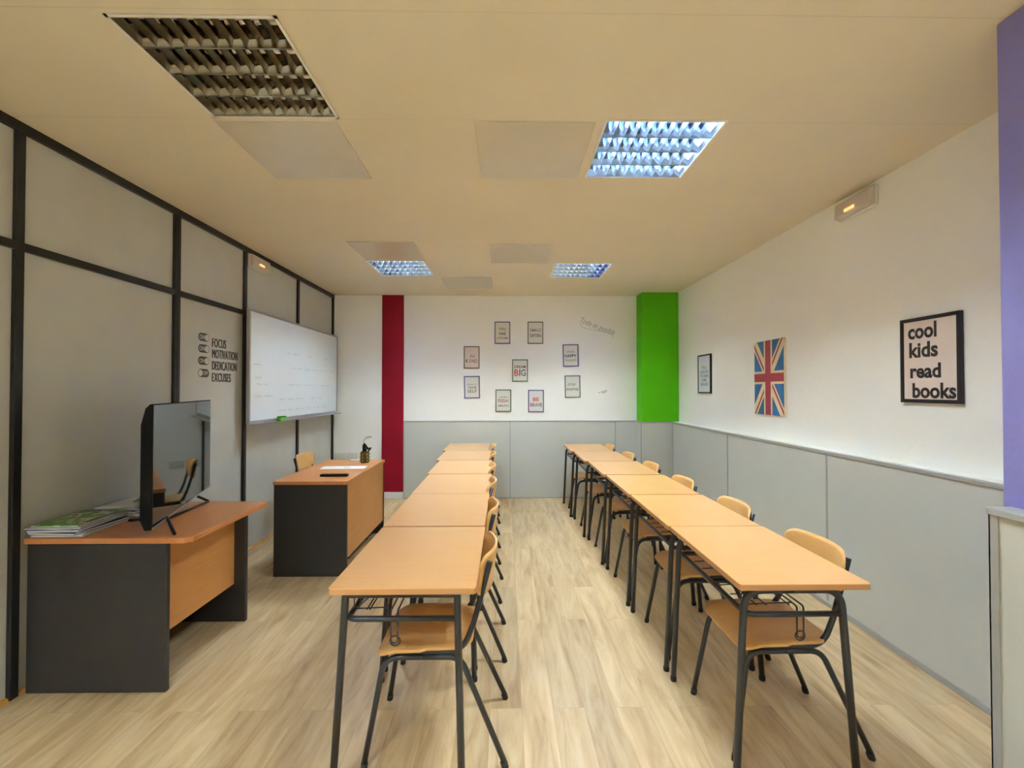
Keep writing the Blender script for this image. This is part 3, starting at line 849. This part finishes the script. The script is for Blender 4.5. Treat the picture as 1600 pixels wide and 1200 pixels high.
for zz, segs in ((0.17, [(-0.35, 0.75)]), (0.02, [(-0.98, -0.70), (-0.4, 0.85)]), (-0.1, [(-0.95, -0.85)]), (-0.16, [(-0.93, -0.80), (-0.5, 0.7)]), (-0.27, [(-0.96, -0.78)]), (-0.31, [(-0.5, 0.65)]), (-0.42, [(-0.7, 0.6)])):
    for a, c in segs:
        x = a
        while x < c:
            wl_ = rnd.uniform(0.05, 0.16)
            if rnd.random() < 0.8:
                n = max(4, int(wl_ / 0.008))
                pts = [(x + wl_ * i / n, zz + 0.012 * math.sin(i * 2.1 + rnd.random()) * rnd.uniform(0.4, 1), 0.0012) for i in range(n + 1)]
                for p, q in zip(pts, pts[1:]):
                    u = Vector(q) - Vector(p); nn = Vector((-u.y, u.x, 0)).normalized() * 0.0019
                    b.poly([Vector(p) - nn, Vector(q) - nn, Vector(q) + nn, Vector(p) + nn])
            x += wl_ + rnd.uniform(0.02, 0.07)
b.build('faded_writing', M['marker_ghost'], wb)['kind'] = 'stuff'
t = thing('board_eraser', 'green felt eraser standing on the whiteboard tray', 'eraser'); t.matrix_world = on_left(XL + 0.085 + 0.03, 4.565, 1.685 - hh - 0.022 + 0.024)
b = MB(); b.box((-0.055, -0.024, -0.02), (0.055, 0.010, 0.02)); b.build('handle', mat('bright_green_plastic', (84, 190, 40), 0.4), t, 0.004)
b = MB(); b.box((-0.055, 0.010, -0.02), (0.055, 0.022, 0.02)); b.build('felt_pad', mat('dark_green_felt', (50, 120, 30), 0.8), t, 0.002)

# vinyl switches and words on the partition
def flat_poly(b, mtx, pts, zz, mi):
    b.poly([mtx @ Vector((x, y, zz)) for x, y in pts], mi)
def capsule(cx, cy, w_, h, n=8):
    r = h / 2
    return [(cx + w_ / 2 - r + r * math.cos(a), cy + r * math.sin(a)) for a in [-PI / 2 + PI * i / n for i in range(n + 1)]] + \
           [(cx - w_ / 2 + r + r * math.cos(a), cy + r * math.sin(a)) for a in [PI / 2 + PI * i / n for i in range(n + 1)]]
for yy, word, sw, wid in ((1.853, 'FOCUS', 'ON', 0.185), (1.764, 'MOTIVATION', 'ON', 0.345), (1.669, 'DEDICATION', 'ON', 0.335), (1.573, 'EXCUSES', 'OFF', 0.252)):
    b = MB(); I = on_left(0, 0, 0)
    for q in (-1, 0, 1): b.text(word, wid - 0.008, 0.072, I @ Matrix.Translation((wid / 2 + q * 0.0028, 0, 0.001 + q * 0.0002)), 0, space=1.08)
    b.bm.transform(Matrix.Identity(4))
    cx = -0.098; dy = 0.030
    flat_poly(b, I, capsule(cx, dy, 0.130, 0.064), 0.0006, 0)
    kx = 0.036 if sw == 'ON' else -0.036
    flat_poly(b, I, capsule(cx + kx, dy, 0.050, 0.052), 0.0012, 1)
    b.text(sw, 0.058, 0.034, I @ Matrix.Translation((cx - kx * 0.62, dy, 0.0014)), 1, offset=0.01)
    o = b.build('wall_sticker', [M['decal'], M['partition']], None, loc=(XL + 0.0005, 3.655, yy))
    tag(o, 'black vinyl sticker of an %s switch and the word %s on the partition' % (sw, word), 'sticker', 'vinyl switch stickers')

# ------------------------------------------------------------------ posters on the back wall
def poster(x, zc, fr, lines, label, tilt=0.0, paper='poster_paper'):
    root = thing('poster', label, 'poster', (0, 0, 0), 0, 'small framed posters on the back wall')
    root.matrix_world = on_back(x, YB - 0.001, zc) @ Matrix.Rotation(math.radians(tilt), 4, 'Z')
    w2, h2, f = 0.107, 0.152, 0.012
    b = MB()
    for a, c in (((-w2, -h2), (-w2 + f, h2)), ((w2 - f, -h2), (w2, h2)), ((-w2 + f, h2 - f), (w2 - f, h2)), ((-w2 + f, -h2), (w2 - f, -h2 + f))):
        b.box((a[0], a[1], 0), (c[0], c[1], 0.010))
    b.build('frame', M[fr], root)
    b = MB(); b.box((-w2 + f, -h2 + f, 0), (w2 - f, h2 - f, 0.004)); sh = b.build('print', M[paper], root)
    mats = [M['ink'], M['ink_red'], M['ink_blue'], M['ink_grey'], M['ink_brown']]
    b = MB()
    for (txt, cx, cy, w_, h_, mi, st) in lines:
        kw = dict(shear=0.35, offset=-0.002) if st == 's' else dict(offset=0.016 if st == 'b' else 0.004)
        b.text(txt, w_, h_, Matrix.Translation((cx, cy, 0.0046)), mi, **kw)
    b.build('lettering', mats, sh)
    return root
poster(-0.044, 2.256, 'poster_blue', [('Y', -0.038, 0.052, 0.026, 0.036, 4, 'n'), ('O', -0.004, 0.052, 0.034, 0.036, 4, 'b'), ('U', 0.034, 0.052, 0.028, 0.036, 4, 'n'), ('ARE', 0, -0.012, 0.095, 0.038, 4, 'b'), ('AWESOME', 0, -0.072, 0.15, 0.026, 4, 'n')], 'blue-framed YOU ARE AWESOME poster, upper left of the group')
poster(0.4085, 2.2565, 'poster_olive', [('SMILE', 0, 0.035, 0.155, 0.042, 3, 'n'), ('OFTEN', 0, -0.040, 0.155, 0.044, 4, 'b')], 'olive-framed SMILE OFTEN poster, upper right of the top pair')
poster(-0.4645, 1.917, 'poster_olive', [('be', 0.01, 0.02, 0.07, 0.05, 3, 's'), ('K', -0.062, -0.048, 0.034, 0.046, 0, 'b'), ('I', -0.022, -0.048, 0.01, 0.046, 3, 'n'), ('N', 0.018, -0.048, 0.034, 0.046, 2, 'n'), ('D', 0.060, -0.048, 0.036, 0.046, 1, 'b')], 'olive-framed be KIND poster on pinkish paper, far left', paper='pink_paper')
poster(0.1975, 1.7375, 'poster_green', [('DREAM', 0, 0.052, 0.155, 0.036, 4, 'b'), ('B', -0.050, -0.030, 0.055, 0.088, 1, 'b'), ('I', -0.004, -0.030, 0.014, 0.088, 2, 'b'), ('G', 0.045, -0.030, 0.062, 0.088, 2, 'n')], 'green-framed DREAM BIG poster in the centre of the group')
poster(0.892, 1.945, 'poster_blue', [('think', 0, 0.052, 0.11, 0.026, 3, 's'), ('HAPPY', 0.0, -0.006, 0.16, 0.042, 0, 'b'), ('THOUGHTS', 0, -0.066, 0.155, 0.026, 4, 'n')], 'blue-framed HAPPY THOUGHTS poster, highest on the right', 1)
poster(-0.4595, 1.5095, 'poster_blue', [('believe in', 0, 0.042, 0.14, 0.022, 3, 's'), ('Y', -0.048, -0.006, 0.024, 0.038, 4, 'n'), ('O', -0.016, -0.006, 0.034, 0.038, 2, 'b'), ('UR', 0.034, -0.006, 0.055, 0.038, 4, 'n'), ('SELF', 0, -0.056, 0.125, 0.038, 4, 'n')], 'blue-framed YOUR SELF poster, lower left of the group', 1)
poster(0.918, 1.518, 'poster_green', [('stay', -0.01, 0.025, 0.125, 0.05, 3, 's'), ('POSITIVE', 0, -0.038, 0.16, 0.034, 4, 'b')], 'green-framed stay POSITIVE poster, lower right', 1)
poster(-0.0305, 1.3255, 'poster_green', [('make', 0, 0.050, 0.12, 0.03, 3, 's'), ('T', -0.062, -0.004, 0.03, 0.044, 2, 'b'), ('O', -0.028, -0.004, 0.036, 0.044, 2, 'b'), ('D', 0.008, -0.004, 0.032, 0.044, 1, 'b'), ('AY', 0.052, -0.004, 0.056, 0.044, 2, 'n'), ('AMAZING', 0, -0.068, 0.15, 0.032, 3, 'b')], 'green-framed make TODAY AMAZING poster, left of the bottom pair')
poster(0.4165, 1.3205, 'poster_blue', [('BE', 0, 0.022, 0.082, 0.052, 1, 'b'), ('B', -0.062, -0.052, 0.036, 0.052, 1, 'b'), ('RAVE', 0.020, -0.052, 0.125, 0.052, 2, 'b')], 'blue-framed BE BRAVE poster, right of the bottom pair')

# grey script sticker and smudge
b = MB()
b.text('Todo es posible', 0.50, 0.10, on_back(0, 0, 0) @ Matrix.Translation((0, 0, 0.0008)), 0, shear=0.4, offset=-0.004, rot=math.radians(-21))
pts = [(-0.24, 0.06), (-0.23, 0.02), (-0.16, -0.02), (-0.04, -0.04), (0.02, -0.05), (0.0, -0.055), (0.06, -0.055), (0.18, -0.10), (0.22, -0.15)]
fp = fillet([(x, -0.0008, z) for x, z in pts], 0.02, 3)
for p, q in zip(fp, fp[1:]):
    u = q - p; nn = Vector((-u.z, 0, u.x)).normalized() * 0.002
    if u.length > 1e-5: b.poly([p - nn, q - nn, q + nn, p + nn])
tag(b.build('wall_sticker', M['decal_grey'], None, loc=(1.265, YB - 0.0005, 2.335)), 'grey handwritten script sticker reading Todo es posible near the green pillar', 'sticker')
b = MB()
for cx, cz, s in ((0, 0, 1.0), (0.03, 0.02, 0.6), (-0.06, -0.005, 0.5)):
    b.poly([(cx + 0.035 * s * math.cos(a) * (1 + 0.4 * math.sin(3 * a)), 0, cz + 0.016 * s * math.sin(a)) for a in [2 * PI * i / 14 for i in range(14)]][::-1])
bb = b.build('wall_sticker', mat('pale_grey_mark', (196, 202, 204), 0.7), None, loc=(1.345, YB - 0.0008, 1.44))
tag(bb, 'small pale grey torn sticker mark low on the back wall', 'sticker')

# ------------------------------------------------------------------ pictures on the right wall
def frame_picture(y, zc, w2, h2, f, depth, label, paper, tilt=0):
    root = thing('framed_print', label, 'framed print')
    root.matrix_world = on_right(XR - 0.001, y, zc) @ Matrix.Rotation(math.radians(tilt), 4, 'Z')
    b = MB()
    for a, c in (((-w2, -h2), (-w2 + f, h2)), ((w2 - f, -h2), (w2, h2)), ((-w2 + f, h2 - f), (w2 - f, h2)), ((-w2 + f, -h2), (w2 - f, -h2 + f))):
        b.box((a[0], a[1], 0), (c[0], c[1], depth))
    b.build('frame', M['black_frame'], root, 0.002)
    b = MB(); b.box((-w2 + f, -h2 + f, 0), (w2 - f, h2 - f, depth - 0.006)); p = b.build('print', M[paper], root)
    return root, p
r, p = frame_picture(2.39, 1.635, 0.172, 0.235, 0.020, 0.020, 'large black-framed print reading cool kids read books', 'pink_paper')
b = MB()
zz = 0.0145
for txt, cx, cy, w_, h_ in (('cool', -0.040, 0.160, 0.168, 0.086), ('kids', -0.034, 0.056, 0.168, 0.086), ('read', -0.024, -0.060, 0.178, 0.080), ('books', 0.022, -0.168, 0.245, 0.084)):
    b.text(txt, w_, h_, Matrix.Translation((cx, cy, zz)), 0, offset=0.03)
b.build('lettering', M['ink'], p)
r, p = frame_picture(5.135, 1.655, 0.165, 0.222, 0.016, 0.020, "small-looking black-framed print with a pale sheet near the green pillar", 'cov_white')
b = MB()
for i, (txt, w_) in enumerate((("IT'S A", 0.12), ('GOOD DAY', 0.21), ('TO LEARN', 0.21), ('SOME', 0.12), ('ENGLISH', 0.19))):
    b.text(txt, w_, 0.034, Matrix.Translation((0.0, 0.07 - i * 0.047, 0.0145)), 0, offset=0.01)
b.build('lettering', M['ink_grey'], p)

def clip(poly, w2, h2):
    def half(P, f, inter):
        out = []
        for i in range(len(P)):
            a, c = P[i - 1], P[i]
            if f(c):
                if not f(a): out.append(inter(a, c))
                out.append(c)
            elif f(a): out.append(inter(a, c))
        return out
    for ax, lim, sg in ((0, w2, 1), (0, -w2, -1), (1, h2, 1), (1, -h2, -1)):
        fn = lambda p: sg * p[ax] <= sg * lim + 1e-9
        def it(a, c):
            t_ = (lim - a[ax]) / (c[ax] - a[ax]); return (a[0] + (c[0] - a[0]) * t_, a[1] + (c[1] - a[1]) * t_)
        if poly: poly = half(poly, fn, it)
    return poly
w2, h2 = 0.217, 0.322
fl_ = thing('flag_panel', 'tall canvas panel printed with a faded Union Jack', 'flag panel')
fl_.matrix_world = on_right(XR - 0.001, 3.865, 1.578)
b = MB(); b.box((-w2, -h2, 0), (w2, h2, 0.018)); b.build('canvas', [M['flag_cream']], fl_)
b = MB()
def strip(p, q, o0, o1, zz, mi):
    p, q = Vector(p), Vector(q); n = Vector((-(q - p).y, (q - p).x)).normalized()
    P = clip([tuple(p + n * o0), tuple(q + n * o0), tuple(q + n * o1), tuple(p + n * o1)], w2, h2)
    if len(P) > 2: b.poly([(x, y, zz) for x, y in P], mi)
b.poly([(-w2, -h2, 0.0182), (w2, -h2, 0.0182), (w2, h2, 0.0182), (-w2, h2, 0.0182)], 1)
cx = -0.005
for s in (-1, 1):
    strip((cx - s * 0.27, -0.40), (cx + s * 0.27, 0.40), -0.040, 0.040, 0.0187, 2)
for sx, sy in ((1, 1), (-1, -1), (1, -1), (-1, 1)):
    e = (cx + sx * 0.27, sy * 0.40)
    strip((cx, 0), e, 0.004 if sx * sy > 0 else 0.004, 0.022 if sx * sy > 0 else 0.022, 0.0192, 0)
for hwid, mi, zz in ((0.062, 2, 0.0197), (0.040, 0, 0.0202)):
    b.poly([(cx - hwid, -h2, zz), (cx + hwid, -h2, zz), (cx + hwid, h2, zz), (cx - hwid, h2, zz)], mi)
    b.poly([(-w2, -hwid * 0.9, zz + 0.0001), (w2, -hwid * 0.9, zz + 0.0001), (w2, hwid * 0.9, zz + 0.0001), (-w2, hwid * 0.9, zz + 0.0001)], mi)
b.build('flag_print', [M['flag_red'], M['flag_blue'], M['flag_cream']], fl_)
